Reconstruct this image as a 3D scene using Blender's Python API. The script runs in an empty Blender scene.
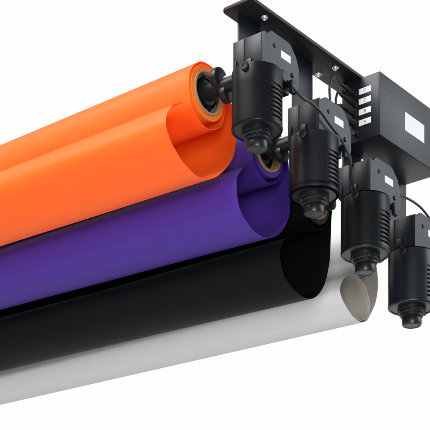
import bpy, bmesh, math, random
from mathutils import Vector, Matrix
random.seed(4)
PI = math.pi
SC = bpy.context.scene
COL = SC.collection
ZO = 1.5                      # eye height; the rig hangs about a metre above it

# ------------------------------------------------------------------ camera
cam_d = bpy.data.cameras.new('camera')
cam = bpy.data.objects.new('camera', cam_d); COL.objects.link(cam)
SC.camera = cam
FWD = Vector((-.627, .779, 0)).normalized()
RGT = Vector((FWD.y, -FWD.x, 0))
cam.location = -(2.07 * FWD + .061 * RGT) + Vector((0, 0, ZO))
cam.rotation_euler = (PI / 2, 0, math.atan2(-FWD.x, FWD.y))
cam_d.sensor_width = 36
cam_d.lens = 36 * 1427 / 430
cam_d.shift_y = (800 - 215) / 430
cam_d.clip_start = .05; cam_d.clip_end = 200
SC.render.resolution_x = 1024; SC.render.resolution_y = 1024

# ------------------------------------------------------------------ world: a white studio sweep in front, dim room behind
W = bpy.data.worlds.new('World'); SC.world = W; W.use_nodes = True
nt = W.node_tree; nt.nodes.clear()
wo = nt.nodes.new('ShaderNodeOutputWorld'); bg = nt.nodes.new('ShaderNodeBackground')
tc = nt.nodes.new('ShaderNodeTexCoord')
dp = nt.nodes.new('ShaderNodeVectorMath'); dp.operation = 'DOT_PRODUCT'
dp.inputs[1].default_value = FWD
mr = nt.nodes.new('ShaderNodeMapRange'); mr.interpolation_type = 'SMOOTHSTEP'
mr.inputs['From Min'].default_value = -.05; mr.inputs['From Max'].default_value = .62
mr.inputs['To Min'].default_value = .30; mr.inputs['To Max'].default_value = .985
nt.links.new(tc.outputs['Generated'], dp.inputs[0])
nt.links.new(dp.outputs['Value'], mr.inputs['Value'])
nt.links.new(mr.outputs['Result'], bg.inputs['Strength'])
bg.inputs['Color'].default_value = (1, 1, 1, 1)
nt.links.new(bg.outputs[0], wo.inputs[0])

# ------------------------------------------------------------------ softboxes of the studio
def softbox(name, loc, target, sx, sy, power, col=(1, 1, 1)):
    l = bpy.data.lights.new(name, 'AREA'); l.shape = 'RECTANGLE'
    l.size = sx; l.size_y = sy; l.energy = power; l.color = col
    o = bpy.data.objects.new(name, l); COL.objects.link(o)
    o.location = loc
    o.rotation_euler = (Vector(target) - Vector(loc)).to_track_quat('-Z', 'Y').to_euler()
    return o
softbox('softbox_key', (-.7, -1.7, ZO + 3.1), (-.3, .1, ZO + 1.0), 2.2, 1.2, 145, (1, .985, .97))
softbox('softbox_side', (2.3, 2.3, ZO + 2.2), (0, .3, ZO + 1.05), 1.9, 1.9, 58, (.84, .93, 1))
softbox('softbox_front', (2.1, -2.5, ZO + .25), (-.1, .2, ZO + 1.0), 1.3, 1.3, 104, (1, .98, .96))
softbox('softbox_low', (-.4, -2.0, ZO - 1.2), (-.3, .2, ZO + .9), 2.0, 1.2, 40)

SC.view_settings.view_transform = 'Standard'
SC.view_settings.look = 'None'
SC.view_settings.exposure = 0; SC.view_settings.gamma = 1

# ------------------------------------------------------------------ materials
def mat(name, col, rough=.5, spec=.5, metal=0, bump=0, bscale=300, mottle=0, mscale=40, stretch=None, sheen=0, coat=0):
    m = bpy.data.materials.new(name); m.use_nodes = True
    t = m.node_tree; b = t.nodes['Principled BSDF']
    b.inputs['Base Color'].default_value = (*col, 1)
    b.inputs['Roughness'].default_value = rough
    b.inputs['Specular IOR Level'].default_value = spec
    b.inputs['Metallic'].default_value = metal
    if sheen:
        b.inputs['Sheen Weight'].default_value = sheen; b.inputs['Sheen Roughness'].default_value = .5
        b.inputs['Sheen Tint'].default_value = (*[c ** .45 for c in col], 1)
    if coat:
        b.inputs['Coat Weight'].default_value = coat; b.inputs['Coat Roughness'].default_value = .25
    c = t.nodes.new('ShaderNodeTexCoord'); mp = t.nodes.new('ShaderNodeMapping')
    t.links.new(c.outputs['Object'], mp.inputs['Vector'])
    if stretch: mp.inputs['Scale'].default_value = stretch
    if mottle:
        n = t.nodes.new('ShaderNodeTexNoise'); n.inputs['Scale'].default_value = mscale
        n.inputs['Detail'].default_value = 6
        t.links.new(mp.outputs[0], n.inputs['Vector'])
        h = t.nodes.new('ShaderNodeMapRange')
        h.inputs['To Min'].default_value = 1 - mottle; h.inputs['To Max'].default_value = 1 + mottle
        t.links.new(n.outputs['Fac'], h.inputs['Value'])
        v = t.nodes.new('ShaderNodeVectorMath'); v.operation = 'SCALE'
        v.inputs[0].default_value = col
        t.links.new(h.outputs[0], v.inputs['Scale'])
        t.links.new(v.outputs[0], b.inputs['Base Color'])
        h2 = t.nodes.new('ShaderNodeMapRange')
        h2.inputs['To Min'].default_value = rough - .06; h2.inputs['To Max'].default_value = min(1, rough + .06)
        t.links.new(n.outputs['Fac'], h2.inputs['Value']); t.links.new(h2.outputs[0], b.inputs['Roughness'])
    if bump:
        n = t.nodes.new('ShaderNodeTexNoise'); n.inputs['Scale'].default_value = bscale
        n.inputs['Detail'].default_value = 3
        t.links.new(mp.outputs[0], n.inputs['Vector'])
        u = t.nodes.new('ShaderNodeBump'); u.inputs['Strength'].default_value = bump
        u.inputs['Distance'].default_value = .0006
        t.links.new(n.outputs['Fac'], u.inputs['Height']); t.links.new(u.outputs[0], b.inputs['Normal'])
    return m

M_coat = mat('black_powder_coat', (.0045, .0066, .0100), .42, .31, bump=.22, bscale=900, mottle=.2, mscale=25)
M_rail = mat('black_painted_steel', (.007, .008, .0095), .5, .25, bump=.2, bscale=700, mottle=.2)
M_can = mat('satin_black_can', (.0050, .0068, .0092), .34, .34, bump=.12, bscale=1100, mottle=.2, mscale=30)
M_plast = mat('black_plastic', (.005, .006, .0075), .42, .3, bump=.1, bscale=500)
M_rub = mat('black_cable', (.012, .012, .013), .42, .4)
M_dark = mat('dark_interior', (.004, .004, .004), .8, .1)
M_cop = mat('copper_winding', (.2, .1, .045), .5, .5, metal=.5, mottle=.3, mscale=200)
M_steel = mat('bright_steel', (.75, .75, .76), .5, .5, metal=1, mottle=.1)
M_lab = mat('white_label', (.74, .74, .75), .5, .4)
M_ink = mat('label_ink', (.16, .14, .15), .6, .2)
M_ink2 = mat('faint_label_ink', (.70, .75, .77), .6, .2)
M_core = mat('cardboard', (.36, .19, .085), .8, .2, mottle=.25, mscale=180, bump=.4, bscale=400)

def paper(name, col, rough=.62, spec=.32, sheen=.15, trans=.38):
    m = mat(name, col, rough, spec, mottle=.03 if name.startswith('white') else .12, mscale=80, stretch=(.3, 1, 1), bump=.3, bscale=420, sheen=sheen)
    # thin paper lets some light through
    t = m.node_tree; b = t.nodes['Principled BSDF']; o = t.nodes['Material Output']
    tr = t.nodes.new('ShaderNodeBsdfTranslucent'); tr.inputs['Color'].default_value = (*[min(1, c ** 1.25 * 1.05) for c in col], 1)   # light that passes the sheet comes out deeper
    mx = t.nodes.new('ShaderNodeMixShader'); mx.inputs[0].default_value = trans
    t.links.new(b.outputs[0], mx.inputs[1]); t.links.new(tr.outputs[0], mx.inputs[2]); t.links.new(mx.outputs[0], o.inputs[0])
    return m
def roll_mat(name, col):
    # wound paper: thin rings of slightly different tone on the end face
    m = mat(name, col, .65, .25)
    t = m.node_tree; b = t.nodes['Principled BSDF']
    c = t.nodes.new('ShaderNodeTexCoord'); s = t.nodes.new('ShaderNodeSeparateXYZ')
    cb = t.nodes.new('ShaderNodeCombineXYZ'); ln = t.nodes.new('ShaderNodeVectorMath'); ln.operation = 'LENGTH'
    t.links.new(c.outputs['Object'], s.inputs[0]); t.links.new(s.outputs[1], cb.inputs[1]); t.links.new(s.outputs[2], cb.inputs[2])
    t.links.new(cb.outputs[0], ln.inputs[0])
    n = t.nodes.new('ShaderNodeTexNoise'); n.noise_dimensions = '1D'; n.inputs['Scale'].default_value = 1400
    n.inputs['Detail'].default_value = 2
    t.links.new(ln.outputs['Value'], n.inputs['W'])
    h = t.nodes.new('ShaderNodeMapRange'); h.inputs['From Min'].default_value = .3; h.inputs['From Max'].default_value = .6
    h.inputs['To Min'].default_value = .45; h.inputs['To Max'].default_value = 1.05
    t.links.new(n.outputs['Fac'], h.inputs['Value'])
    v = t.nodes.new('ShaderNodeVectorMath'); v.operation = 'SCALE'; v.inputs[0].default_value = col
    t.links.new(h.outputs[0], v.inputs['Scale']); t.links.new(v.outputs[0], b.inputs['Base Color'])
    return m

# ------------------------------------------------------------------ mesh helpers
def obj(name, bm, m, parent=None, smooth=None, loc=None):
    me = bpy.data.meshes.new(name)
    bmesh.ops.recalc_face_normals(bm, faces=bm.faces)
    bm.to_mesh(me); bm.free()
    o = bpy.data.objects.new(name, me); COL.objects.link(o)
    for k in (m if isinstance(m, (list, tuple)) else [m]): me.materials.append(k)
    if smooth is not None:
        me.polygons.foreach_set('use_smooth', [True] * len(me.polygons))
        me.set_sharp_from_angle(angle=math.radians(smooth))
    if parent is not None: o.parent = parent
    if loc is not None: o.location = loc
    return o
def tag(o, label, cat, group=None):
    o['label'] = label; o['category'] = cat
    if group: o['group'] = group
def thing(name, loc, label, cat, group=None):
    o = bpy.data.objects.new(name, None); COL.objects.link(o); o.location = loc
    o.empty_display_size = .03
    tag(o, label, cat, group); return o
def add_box(bm, x0, x1, y0, y1, z0, z1, bev=0, seg=2):
    r = bmesh.ops.create_cube(bm, size=1)
    for v in r['verts']:
        v.co = Vector((x0 + (v.co.x + .5) * (x1 - x0), y0 + (v.co.y + .5) * (y1 - y0), z0 + (v.co.z + .5) * (z1 - z0)))
    if bev:
        es = {e for v in r['verts'] for e in v.link_edges}
        bmesh.ops.bevel(bm, geom=list(es), offset=bev, segments=seg, affect='EDGES', profile=.5)
def add_prism(bm, poly, axis, a, b, bev=0):
    # poly: list of 2D points; axis 'X' -> (y,z) ; 'Z' -> (x,y) ; 'Y' -> (x,z)
    def P(p, t):
        return {'X': (t, p[0], p[1]), 'Z': (p[0], p[1], t), 'Y': (p[0], t, p[1])}[axis]
    A = [bm.verts.new(P(p, a)) for p in poly]; B = [bm.verts.new(P(p, b)) for p in poly]
    fs = [bm.faces.new(A), bm.faces.new(B)]
    n = len(poly)
    for i in range(n): bm.faces.new((A[i], A[(i + 1) % n], B[(i + 1) % n], B[i]))
    if bev:
        es = [e for f in fs for e in f.edges]
        bmesh.ops.bevel(bm, geom=es, offset=bev, segments=2, affect='EDGES', profile=.5)
def round_poly(pts, rad, n=6):
    out = []
    L = len(pts)
    for i in range(L):
        p = Vector(pts[i]); a = Vector(pts[i - 1]); b = Vector(pts[(i + 1) % L])
        r = rad[i] if isinstance(rad, (list, tuple)) else rad
        if r <= 0: out.append(tuple(p)); continue
        da = (a - p).normalized(); db = (b - p).normalized()
        ang = da.angle(db); d = min(r / math.tan(ang / 2), (a - p).length * .49, (b - p).length * .49)
        s = p + da * d; e = p + db * d
        for k in range(n + 1):
            t = k / n
            q = s * (1 - t) ** 2 + p * 2 * t * (1 - t) + e * t * t
            out.append(tuple(q))
    return out
def add_lathe(bm, prof, axis='Z', origin=(0, 0, 0), n=64, capa=True, capb=True):
    # prof: list of (radius, height)
    O = Vector(origin); rings = []
    for r, h in prof:
        ring = []
        for i in range(n):
            a = 2 * PI * i / n; c, s = r * math.cos(a), r * math.sin(a)
            v = {'Z': (c, s, h), 'X': (h, c, s), 'Y': (c, h, s)}[axis]
            ring.append(bm.verts.new(O + Vector(v)))
        rings.append(ring)
    for A, B in zip(rings, rings[1:]):
        for i in range(n): bm.faces.new((A[i], A[(i + 1) % n], B[(i + 1) % n], B[i]))
    if capa: bm.faces.new(rings[0])
    if capb: bm.faces.new(rings[-1])
def catmull(P, n=10):
    out = []
    Q = [Vector(p) for p in P]
    for i in range(len(Q) - 1):
        p0 = Q[i - 1] if i else Q[0] * 2 - Q[1]; p1 = Q[i]; p2 = Q[i + 1]
        p3 = Q[i + 2] if i + 2 < len(Q) else Q[-1] * 2 - Q[-2]
        for k in range(n):
            t = k / n
            out.append(.5 * ((2 * p1) + (p2 - p0) * t + (2 * p0 - 5 * p1 + 4 * p2 - p3) * t * t + (3 * p1 - p0 - 3 * p2 + p3) * t ** 3))
    out.append(Q[-1]); return out
def add_tube(bm, pts, r, n=12):
    pts = [Vector(p) for p in pts]; rings = []
    up = Vector((0, 0, 1)); prev = None
    for i, p in enumerate(pts):
        d = (pts[min(i + 1, len(pts) - 1)] - pts[max(i - 1, 0)]).normalized()
        if prev is None: u = d.orthogonal().normalized()
        else: u = (prev - d * prev.dot(d)).normalized()
        prev = u; w = d.cross(u)
        rings.append([bm.verts.new(p + r * (math.cos(2 * PI * k / n) * u + math.sin(2 * PI * k / n) * w)) for k in range(n)])
    for A, B in zip(rings, rings[1:]):
        for k in range(n): bm.faces.new((A[k], A[(k + 1) % n], B[(k + 1) % n], B[k]))
    bm.faces.new(rings[0]); bm.faces.new(rings[-1])
def text_mesh(name, s, size, m, parent, loc, rot):
    cu = bpy.data.curves.new(name, 'FONT'); cu.body = s; cu.size = size; cu.align_x = 'CENTER'; cu.align_y = 'CENTER'
    cu.extrude = .00004; cu.offset = size * .012
    t = bpy.data.objects.new(name + '_tmp', cu); COL.objects.link(t)
    bpy.context.view_layer.update()
    me = bpy.data.meshes.new_from_object(t.evaluated_get(bpy.context.evaluated_depsgraph_get()))
    bpy.data.objects.remove(t)
    me.materials.clear(); me.materials.append(m)
    o = bpy.data.objects.new(name, me); COL.objects.link(o); o.parent = parent
    o.location = loc; o.rotation_euler = rot
    return o

# ================================================================== mounting rail
STEP_Y = .144; STEP_Z = -.047
PY = [.003, .139, .279, .420]            # where each hanger plate starts along the rail
rail = thing('mounting_rail', (0, 0, ZO + 1.155), 'long flat black steel rail with rounded end and silver bolts, top of the rig', 'rail')
bm = bmesh.new()
poly = round_poly([(-.0535, -.0155), (.0015, -.0155), (.0015, .66), (-.0535, .66)], .0075)
add_prism(bm, poly, 'Z', 0, .0045, .0006)
obj('rail_plate', bm, M_rail, rail, 35)
for i in range(4):
    bm = bmesh.new()
    zb = (1.055 + STEP_Z * i) - 1.155
    add_box(bm, -.0385, -.0350, PY[i], PY[i] + .052, zb + .002, -.0002, .0005)
    obj('hanger_plate', bm, M_coat, rail, 35)
def bolt(x, y):
    bm = bmesh.new()
    add_lathe(bm, [(.0055, -.0002), (.0055, -.0009), (.0038, -.0009), (.0038, -.0026), (.0034, -.0034), (.0022, -.0036), (.0018, -.0026)], 'Z', (x, y, 0), 28)
    return obj('bolt', bm, M_steel, rail, 40)
for y in (.035, .221): 
    for x in (-.0125, -.0450): bolt(x, y)

# ================================================================== control box
bx0, bx1, by0, by1, bz0, bz1 = -.0335, .0370, .2725, .4600, -.1010, -.0006
box = thing('control_box', (0, 0, ZO + 1.155), 'black metal control box with four plug sockets and white labels under the rail', 'control box')
bm = bmesh.new(); add_box(bm, bx0, bx1 - .0015, by0, by1, bz0, bz1, .0012)
obj('box_body', bm, M_coat, box, 35)
bm = bmesh.new(); add_box(bm, bx1 - .0013, bx1, by0 + .0002, by1 - .0002, bz0 + .0002, bz1 - .0002, .0006)
obj('side_cover', bm, M_coat, box, 35)
for y in (by0 + .007, by1 - .007):
    for z in (bz0 + .007,):
        pass
zs = [1.1323, 1.1163, 1.0994, 1.0823]
for s, z in zip('DCBA', zs):
    bm = bmesh.new(); add_box(bm, -.0020, .0208, by0 - .00035, by0 - .00002, z - 1.155 - .0046, z - 1.155 + .0046)
    l = obj('letter_label', bm, M_lab, box)
    text_mesh('letter', s, .0074, M_ink, l, (.0094, by0 - .0004, z - 1.155), (PI / 2, 0, 0))
    bm = bmesh.new()
    add_lathe(bm, [(.0062, 0), (.0062, -.0016), (.0052, -.0022), (.0052, -.004)], 'Y', (-.0105, by0, z - 1.155), 28, capa=False)
    obj('socket', bm, M_plast, box, 35)
bm = bmesh.new()
add_lathe(bm, [(.0052, 0), (.0052, -.002), (.0038, -.0026), (.0038, -.009), (.003, -.0098)], 'Y', (-.006, by0, 1.0655 - 1.155), 28, capa=False)
obj('push_button', bm, M_plast, box, 35)
bm = bmesh.new(); add_box(bm, bx1 + .00002, bx1 + .00035, .3493, .4095, 1.0885 - 1.155, 1.1183 - 1.155)
bl = obj('data_label', bm, M_lab, box)
bl['label'] = 'large white label on the side of the box'
bm = bmesh.new()
for k in range(5):
    z = 1.1135 - 1.155 - k * .0047
    add_box(bm, bx1 + .00036, bx1 + .00042, .3535, .3535 + random.uniform(.026, .05), z - .0005, z + .0005)
obj('printed_lines', bm, M_ink2, bl)

# ================================================================== motors
CAN_R = .0373; CAN_H = .0858
def can_mesh():
    """side wall as a grid with real openings where the vent slots are"""
    bm = bmesh.new(); n = 144
    zlist = [0, .0003]; prof = []
    z = .0098; slots = []
    for k in range(8):
        slots.append((z, z + .0032)); z += .0065
    levels = [.0012, .0040, .0046]
    for a, b in slots: levels += [a, b]
    levels += [CAN_H - .0035]
    lv = sorted(levels)
    def ring(r, h): return [bm.verts.new((r * math.cos(2 * PI * i / n), r * math.sin(2 * PI * i / n), h)) for i in range(n)]
    R = []
    hs = [(CAN_R - .0042, 0), (CAN_R - .0014, .0001), (CAN_R - .0003, .0010), (CAN_R, .0022), (CAN_R, .0052), (CAN_R - .0005, .0057), (CAN_R - .0005, .0062)]
    for a, b in slots: hs += [(CAN_R - .0004, a), (CAN_R - .0004, b)]
    hs += [(CAN_R - .0004, CAN_H - .0030), (CAN_R - .0012, CAN_H - .0010), (CAN_R - .0034, CAN_H)]
    R = [ring(*q) for q in hs]
    a0, a1 = math.radians(-20), math.radians(24)
    for j in range(len(R) - 1):
        sl = any(abs(hs[j][1] - a) < 1e-6 for a, b in slots)
        for i in range(n):
            am = 2 * PI * (i + .5) / n
            if am > PI: am -= 2 * PI
            am2 = am
            if sl and (a0 < am < a1 or a0 < (am + PI if am < 0 else am - PI) < a1): continue
            bm.faces.new((R[j][i], R[j][(i + 1) % n], R[j + 1][(i + 1) % n], R[j + 1][i]))
    # wall thickness, inwards
    geom = bmesh.ops.solidify(bm, geom=list(bm.faces), thickness=-.0011)
    # closed floor and roof discs just inside the rims
    for h, r in ((.0008, CAN_R - .0034), (CAN_H - .0012, CAN_R - .0030)):
        add_lathe(bm, [(r, h), (r, h + .0008)], 'Z', n=96)
    return bm
BOX_X0, BOX_X1 = -.0345, .0160
def make_motor():
    t = thing('roller_motor', (0, 0, 0), '', 'motor', 'electric roller motors hanging in a row')
    # local z = 0 at the bottom rim of the can
    o = obj('motor_can', can_mesh(), M_can, t, 40)
    bm = bmesh.new(); add_lathe(bm, [(.030, .004), (.030, .075)], 'Z', n=48)
    w = obj('winding', bm, M_dark, o, 40)
    bm = bmesh.new(); add_lathe(bm, [(.0312, .0585), (.0325, .0600), (.0325, .0640), (.0312, .066)], 'Z', n=48)
    obj('copper_coil', bm, M_cop, o, 40)
    # stepped end cap underneath
    bm = bmesh.new()
    add_lathe(bm, [(.0222, .0006), (.0222, -.0035), (.0212, -.0042), (.0198, -.0042), (.0198, -.0056), (.0208, -.0060),
                   (.0208, -.0082), (.0200, -.0092), (.0178, -.0092), (.0178, -.0128), (.0168, -.0138), (.0150, -.0140)], 'Z', n=72)
    cp = obj('end_cap', bm, M_plast, t, 35)
    bm = bmesh.new()
    add_lathe(bm, [(.0150, -.0139), (.0156, -.0150), (.0156, -.0232), (.0146, -.0262), (.0120, -.0272), (.0116, -.0264)], 'Z', n=72)
    obj('cap_knob', bm, M_can, cp, 35)
    for k in range(4):
        bm = bmesh.new()
        a = math.radians(-128 + k * 90)
        m4 = Matrix.Translation((.0203 * math.cos(a), .0203 * math.sin(a), -.0052)) @ Matrix.Rotation(a, 4, 'Z')
        b2 = bmesh.new(); add_box(b2, -.0018, .0024, -.0035, .0035, -.0036, .0036, .0006)
        b2.transform(m4); me = bpy.data.meshes.new('t'); b2.to_mesh(me); b2.free(); bm.from_mesh(me); bpy.data.meshes.remove(me)
        obj('brush_holder', bm, M_plast, cp, 35)
    # screw boss high on the can
    bm = bmesh.new()
    add_lathe(bm, [(.0062, -.0315), (.0062, -.0392), (.0052, -.0402), (.0030, -.0402), (.0026, -.0392)], 'Y', (.006, 0, CAN_H - .0070), 28)
    obj('screw_boss', bm, M_plast, t, 35)
    return t
def make_gearbox(t):
    H = CAN_H
    e = t
    bm = bmesh.new()
    y0 = -.0180
    # body with a vertical joint line and a stepped recess on the front
    add_box(bm, BOX_X0, -.0145, y0, .062, H + .0008, H + .0495, .0008)
    g = obj('gear_housing', bm, M_coat, t, 35)
    bm = bmesh.new()
    add_box(bm, -.0142, BOX_X1, y0 + .0006, .062, H + .0008, H + .0495, .0008)
    obj('housing_cover', bm, M_coat, g, 35)
    bm = bmesh.new()
    add_box(bm, -.0290, -.0270, y0 - .0030, y0 + .001, H + .004, H + .0200, .0005)
    obj('front_clip', bm, M_plast, g, 35)
    bm = bmesh.new()
    add_box(bm, -.0105, -.0005, y0 - .0016, y0 + .001, H + .0035, H + .0170, .0006)
    obj('front_clip', bm, M_plast, g, 35)
    bm = bmesh.new()
    P = [(y0 + .0015, H + .0006), (y0 + .0015, H + .0500), (y0 + .008, H + .0480), (y0 + .018, H + .0565), (.0450, H + .0560), (.0610, H + .0425), (.0680, H + .0270), (.0680, H - .0010), (.064, H - .0050), (.050, H - .0050), (.047, H + .0006)]
    add_prism(bm, round_poly(P, [0, .001, .002, .003, .012, .014, .014, .002, .001, .001, .001]), 'X', BOX_X1 + .0002, BOX_X1 + .0058)
    sp = obj('side_plate', bm, M_coat, t, 35)
    x = BOX_X1 + .0058
    bm = bmesh.new()
    add_prism(bm, [(.0235, H + .0270), (.0470, H + .0270), (.0470, H + .0375), (.0235, H + .0375)], 'X', x + .00002, x + .0003)
    obj('small_label', bm, M_lab, sp)
    bm = bmesh.new()    # cable gland + connector tab at the lower edge of the plate
    add_box(bm, x - .001, x + .0065, .018, .030, H - .0085, H + .0065, .0009)
    obj('connector_tab', bm, M_plast, sp, 35)
    bm = bmesh.new()
    add_box(bm, x - .003, x + .0035, .047, .057, H - .0150, H + .004, .0009)
    obj('connector_tab', bm, M_plast, sp, 35)
    bm = bmesh.new()
    add_lathe(bm, [(.0035, x - .0001), (.0035, x + .0016), (.0028, x + .0022)], 'X', (0, .052, H + .012), 20)
    obj('plate_screw', bm, M_plast, sp, 35)
    bm = bmesh.new()
    add_lathe(bm, [(.0030, x - .0001), (.0030, x + .0010), (.0024, x + .0014)], 'X', (0, .008, H + .038), 20)
    obj('plate_screw', bm, M_plast, sp, 35)
    bm = bmesh.new()
    add_box(bm, -.030, .012, .020, .058, H - .012, H + .0006, .001)
    obj('mounting_foot', bm, M_coat, g, 35)
    return g, sp
def make_chuck(t):
    """expanding core plug, shaft and wing nut; origin on the roller axis"""
    c = bpy.data.objects.new('chuck', None)
    bm = bmesh.new()
    add_lathe(bm, [(.0120, -.150), (.0265, -.146), (.0286, -.140), (.0286, -.1130), (.0276, -.1112), (.0235, -.1112), (.0235, -.1180), (.0190, -.1180), (.0180, -.1080), (.0130, -.1060), (.0125, -.0850), (.0100, -.0840),
                   (.0100, -.0500), (.0160, -.0490), (.0170, -.0400), (.0170, -.0392)], 'X', (0, 0, 0), 56)
    s = obj('chuck', bm, M_plast, t, 35)
    # ribs on the plug
    for k in range(6):
        bm = bmesh.new()
        a = k * PI / 3 + .3
        b2 = bmesh.new(); add_box(b2, -.118, -.1095, -.0022, .0022, .0120, .0262, .0006)
        b2.transform(Matrix.Rotation(a, 4, 'X')); me = bpy.data.meshes.new('t'); b2.to_mesh(me); b2.free(); bm.from_mesh(me); bpy.data.meshes.remove(me)
        obj('plug_rib', bm, M_dark, s, 35)
    for (y, z, x0, x1) in ((-.003, .0125, -.0925, -.0785), (.004, -.0105, -.0820, -.0690)):
        bm = bmesh.new()
        q = .0165 if z > 0 else .0135
        add_lathe(bm, [(q - .0045, x0), (q - .0008, x0 + .0018), (q, (x0 + x1) / 2), (q - .0008, x1 - .0018), (q - .0045, x1)], 'X', (0, y, z), 44)
        obj('wing_nut', bm, M_plast, s, 40)
    bm = bmesh.new()
    add_lathe(bm, [(.0026, -.079), (.0026, -.0352)], 'X', (0, .002, .0135), 20)
    obj('locking_pin', bm, M_steel, s, 35)
    return s
proto = make_motor()
g0, sp0 = make_gearbox(proto)
ch0 = make_chuck(proto)
def copy_tree(o, parent=None):
    c = o.copy(); COL.objects.link(c); c.parent = parent
    for k in list(o.children): copy_tree(k, c)
    return c
MLAB = ['black cylindrical motor nearest the rail end, beside the orange roll',
        'black cylindrical motor hanging in front of the black roll end, second from the rail end',
        'black cylindrical motor hanging just above the white paper curl, below the control box',
        'lowest black cylindrical motor, at the right edge with white background around it']
# roller axes relative to the rig origin (Y, Z)
AX = [(.020, 1.067), (.1607, 1.0269), (.2935, .9945), (.4430, .9520)]
GOFF = [.0055, -.001, -.003, -.010]
motors = []
for i in range(4):
    m = proto if i == 0 else copy_tree(proto)
    motors.append(m)
bpy.context.view_layer.update()
SCL = [1, 1.025, 1.06, 1.075]          # cans grow a touch down the row
for i, m in enumerate(motors):
    sc = SCL[i]; m.scale = (sc, sc, sc)
    m.location = (0, STEP_Y * i, ZO + .969 + STEP_Z * i)
    m['label'] = MLAB[i]
    for ch in m.children:
        nme = ch.name.split('.')[0]
        if nme in ('gear_housing', 'side_plate'): ch.location = (0, GOFF[i], 0)
        if nme == 'chuck': ch.scale = (1 / sc,) * 3; ch.location = (0, (AX[i][0] - STEP_Y * i) / sc, (AX[i][1] - (.969 + STEP_Z * i)) / sc)

# ================================================================== paper rolls
XE = -.109                    # the motor end of every roll
LEN = 1.36
def spiral(r0=.0412, sag=.050, q=1):
    A = [(80, r0), (30, r0 + .0003), (-15, r0 + .0015), (-50, sag - .003), (-90, sag), (-128, sag - .0025), (-160, .0446), (-200, .0440), (-240, .0438), (-270, .0441), (-300, .0452)]
    return [(q * r * math.cos(math.radians(a)), q * r * math.sin(math.radians(a))) for a, r in A]
SH = [
 dict(n='orange', f=(.52, .5, .27, .5), col=(.98, .205, .015), c=AX[0], lift=.025, top=.030, xo=0, sag=.0535,
      p=[(.052, .016), (.0655, -.014), (.0690, -.048), (.0585, -.081), (.0206, -.1195), (-.0177, -.1342), (-.0504, -.1275), (-.0755, -.1127), (-.0905, -.098), (-.0965, -.077), (-.0823, -.0507), (-.056, -.0350)]),
 dict(n='purple', f=(.6, .3, .05, .35), col=(.082, .033, .345), c=AX[1], lift=.034, top=.02, xo=.009, sag=.051,
      p=[(.050, .012), (.0575, -.017), (.0600, -.052), (.055, -.087), (.031, -.120), (-.001, -.138), (-.033, -.138), (-.058, -.127), (-.0725, -.111), (-.0790, -.073), (-.066, -.050), (-.048, -.0375)]),
 dict(n='black', f=(.62, .08, .0, 0), col=(.0032, .0042, .0048), c=AX[2], lift=.028, top=.02, xo=.009, sag=.050,
      p=[(.046, .008), (.0450, -.020), (.0430, -.055), (.0385, -.095), (.0225, -.137), (-.0030, -.163), (-.0315, -.1716), (-.063, -.167), (-.088, -.152), (-.101, -.124), (-.095, -.104), (-.083, -.092), (-.068, -.085)]),
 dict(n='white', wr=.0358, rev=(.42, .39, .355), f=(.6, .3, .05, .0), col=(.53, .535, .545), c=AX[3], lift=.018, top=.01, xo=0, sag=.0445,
      p=[(0.0425, 0.008), (0.053, -0.018), (0.0555, -0.042), (0.048, -0.072), (0.0327, -0.096), (0.018, -0.113), (0.0005, -0.12), (-0.022, -0.118), (-0.0434, -0.1074), (-0.058, -0.096), (-0.065, -0.0808), (-0.0526, -0.0586), (-0.034, -0.048), (-0.012, -0.045), (0.01, -0.0512), (0.0245, -0.069), (0.0303, -0.0898), (0.0246, -0.104), (0.0155, -0.111), (-0.0005, -0.1172), (-0.018, -0.1165)]),
]
RLAB = ['bright orange paper backdrop roll with its loose curl, topmost of the four rolls',
        'purple paper backdrop roll with its loose curl, between the orange and the black',
        'black paper backdrop roll with wide open curl, between the purple and the white',
        'white paper backdrop roll with tight closed curl, lowest of the four rolls']
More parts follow.
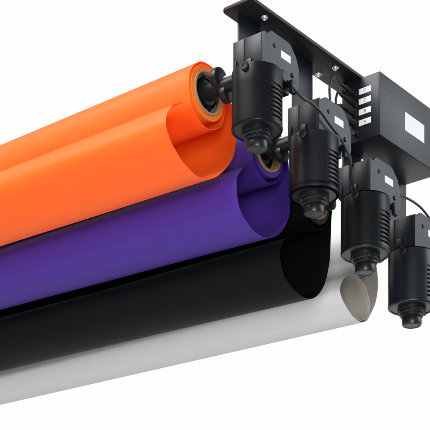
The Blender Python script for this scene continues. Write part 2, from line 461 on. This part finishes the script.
for i, S in enumerate(SH):
    yc, zc = S['c']
    xe = XE + S['xo']; WR = S.get('wr', .0405)
    t = thing('paper_roll', (xe, yc, ZO + zc), RLAB[i], 'paper roll', 'rolls of backdrop paper on the rig')
    # cardboard core
    bm = bmesh.new()
    n = 96
    add_lathe(bm, [(.0290, -LEN - .004), (.0322, -LEN - .004), (.0325, -LEN - .003), (.0325, .0022), (.0321, .0030), (.0294, .0030), (.0290, .0024), (.0290, -LEN - .004)], 'X', n=n, capa=False, capb=False)
    obj('cardboard_core', bm, M_core, t, 35)
    # tightly wound paper
    bm = bmesh.new()
    prof = [(.0328, -LEN)]
    prof += [(WR, -LEN), (WR, 0)]
    for k in range(7 if WR > .04 else 3):
        r = WR - k * .0011
        prof += [(r - .0002, .0004 * ((k * 7) % 3 - 1)), (r - .0009, .0004 * ((k * 7) % 3 - 1))]
    prof += [(.0328, 0), (.0328, -LEN)]
    add_lathe(bm, prof, 'X', n=n, capa=False, capb=False)
    obj('wound_paper', bm, roll_mat('wound_' + S['n'] + '_paper', S['col']), t, 30)
    # loose outer turns and the curl that hangs below
    pts = catmull(spiral(sag=S['sag'], q=WR / .0405) + S['p'], 9)
    bm = bmesh.new()
    NX = 56; TH = .00024; face = []; back = []
    nrm = []
    for k in range(len(pts)):
        d = (pts[min(k + 1, len(pts) - 1)] - pts[max(k - 1, 0)]).normalized()
        nrm.append(Vector((-d.y, d.x)))                    # towards the printed outer face of the sheet
    for j in range(NX + 1):
        u = j / NX; x = -LEN * (u ** 1.15)
        fo, ba = [], []
        for k, p in enumerate(pts):
            w = max(0, min(1, (-p.y - .045) / .07)); w = w * w * (3 - 2 * w)     # how far below the roll
            s = k / len(pts)
            tail = max(0, (s - .55) / .45)
            up = min(-x, 1.4)
            wob = .0018 * math.sin(x * 7.3 + i * 2 + k * .05) * tail + .0007 * math.sin(x * 17 + i + k * .11) * tail
            if i == 3: wob = .0004 * math.sin(x * 7.3) * tail      # the closed curl moves as one
            y = p.x * (1 + .02 * w * math.sin(x * 3 + i)) + wob * .7
            z = p.y + S['lift'] * up * w + wob + S['top'] * .3 * up * tail * (1 - w)
            xx = x + (.0007 * math.sin(k * .23 + i * 1.7) + .0004 * math.sin(k * .71 + i)) * (1 - u) * tail
            n2 = nrm[k] * TH
            fo.append(bm.verts.new((xx, y + n2.x, z + n2.y))); ba.append(bm.verts.new((xx, y - n2.x, z - n2.y)))
        face.append(fo); back.append(ba)
    K = len(pts)
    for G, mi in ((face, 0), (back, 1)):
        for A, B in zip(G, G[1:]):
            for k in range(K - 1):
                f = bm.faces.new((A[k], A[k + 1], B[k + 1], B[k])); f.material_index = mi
    for j in (0, NX):
        for k in range(K - 1): bm.faces.new((face[j][k], face[j][k + 1], back[j][k + 1], back[j][k]))
    for k in (0, K - 1):
        for j in range(NX): bm.faces.new((face[j][k], face[j + 1][k], back[j + 1][k], back[j][k]))
    m = paper(S['n'] + '_paper', S['col'], *S['f'])
    m2 = paper(S['n'] + '_paper_shaded_reverse', S['rev'], *S['f']) if 'rev' in S else m  # warmer reverse tone, darkened to put the curl's inner shade into the colour
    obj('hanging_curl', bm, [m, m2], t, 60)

# ================================================================== cables and plugs
def cable(pts, r, label, plug=None):
    t = thing('cable', (0, 0, ZO), label, 'cable', 'cables between the motors and the control box')
    bm = bmesh.new(); add_tube(bm, catmull(pts, 8), r, 12)
    obj('cord', bm, M_rub, t, 60)
    if plug:
        x, y, z = plug
        bm = bmesh.new()
        add_lathe(bm, [(.0044, 0), (.0044, -.012), (.0040, -.013), (.0040, -.0145), (.0044, -.0155), (.0044, -.024), (.0034, -.027), (.0022, -.037)], 'Y', (x, y, z), 24)
        obj('plug', bm, M_plast, t, 35)
YP = by0 - .0042
cable([(.024, .052, 1.048), (.028, .072, 1.0385), (.028, .0936, 1.0396), (.028, .1197, 1.036), (.028, .1464, 1.0248), (.027, .1791, 1.0138), (.024, .2069, .9928), (.012, .232, .972), (-.004, .262, .968), (-.010, .268, .985), (-.012, .262, 1.03), (-.011, .246, 1.075), (-.0105, YP - .037, 1.0823)], .0021,
      'thin black cable crossing in front of the second motor plate', (-.0105, YP, 1.0823))
cable([(-.0105, YP - .036, 1.1323), (-.007, .2150, 1.1345), (-.002, .2000, 1.1290), (0, .1875, 1.1119), (.001, .1856, 1.091), (.004, .187, 1.062), (.004, .189, 1.045)], .0019,
      'thin black cable looping up from the top labelled socket', (-.0105, YP, 1.1323))
cable([(-.0105, YP - .036, 1.1163), (-.006, .2180, 1.1120), (-.002, .2080, 1.1000), (0, .2036, 1.0917), (.002, .2030, 1.07), (.002, .203, 1.045)], .0019,
      'short black cable dropping from the second labelled socket', (-.0105, YP, 1.1163))
cable([(.010, .336, .972), (.018, .348, .984), (.022, .3600, .9900), (.022, .3800, .9920), (.022, .4070, .9925), (.022, .4344, .9885), (.020, .4700, .975), (.012, .4900, .955), (.008, .492, .93)], .0019,
      'thin black cable arching over the lowest motor at the right edge')
t = thing('cable', (0, 0, ZO), 'short black cable from the third labelled socket behind the second motor plate', 'cable', 'cables between the motors and the control box')
bm = bmesh.new(); add_tube(bm, catmull([(-.0105, YP - .036, 1.0994), (-.014, .222, 1.094), (-.018, .214, 1.07), (-.020, .212, 1.03), (-.020, .206, 1.02)], 8), .0019)
obj('cord', bm, M_rub, t, 60)
bm = bmesh.new()
add_lathe(bm, [(.0044, 0), (.0044, -.012), (.0040, -.013), (.0040, -.0145), (.0044, -.0155), (.0044, -.024), (.0034, -.027), (.0022, -.037)], 'Y', (-.0105, YP, 1.0994), 24)
obj('plug', bm, M_plast, t, 35)
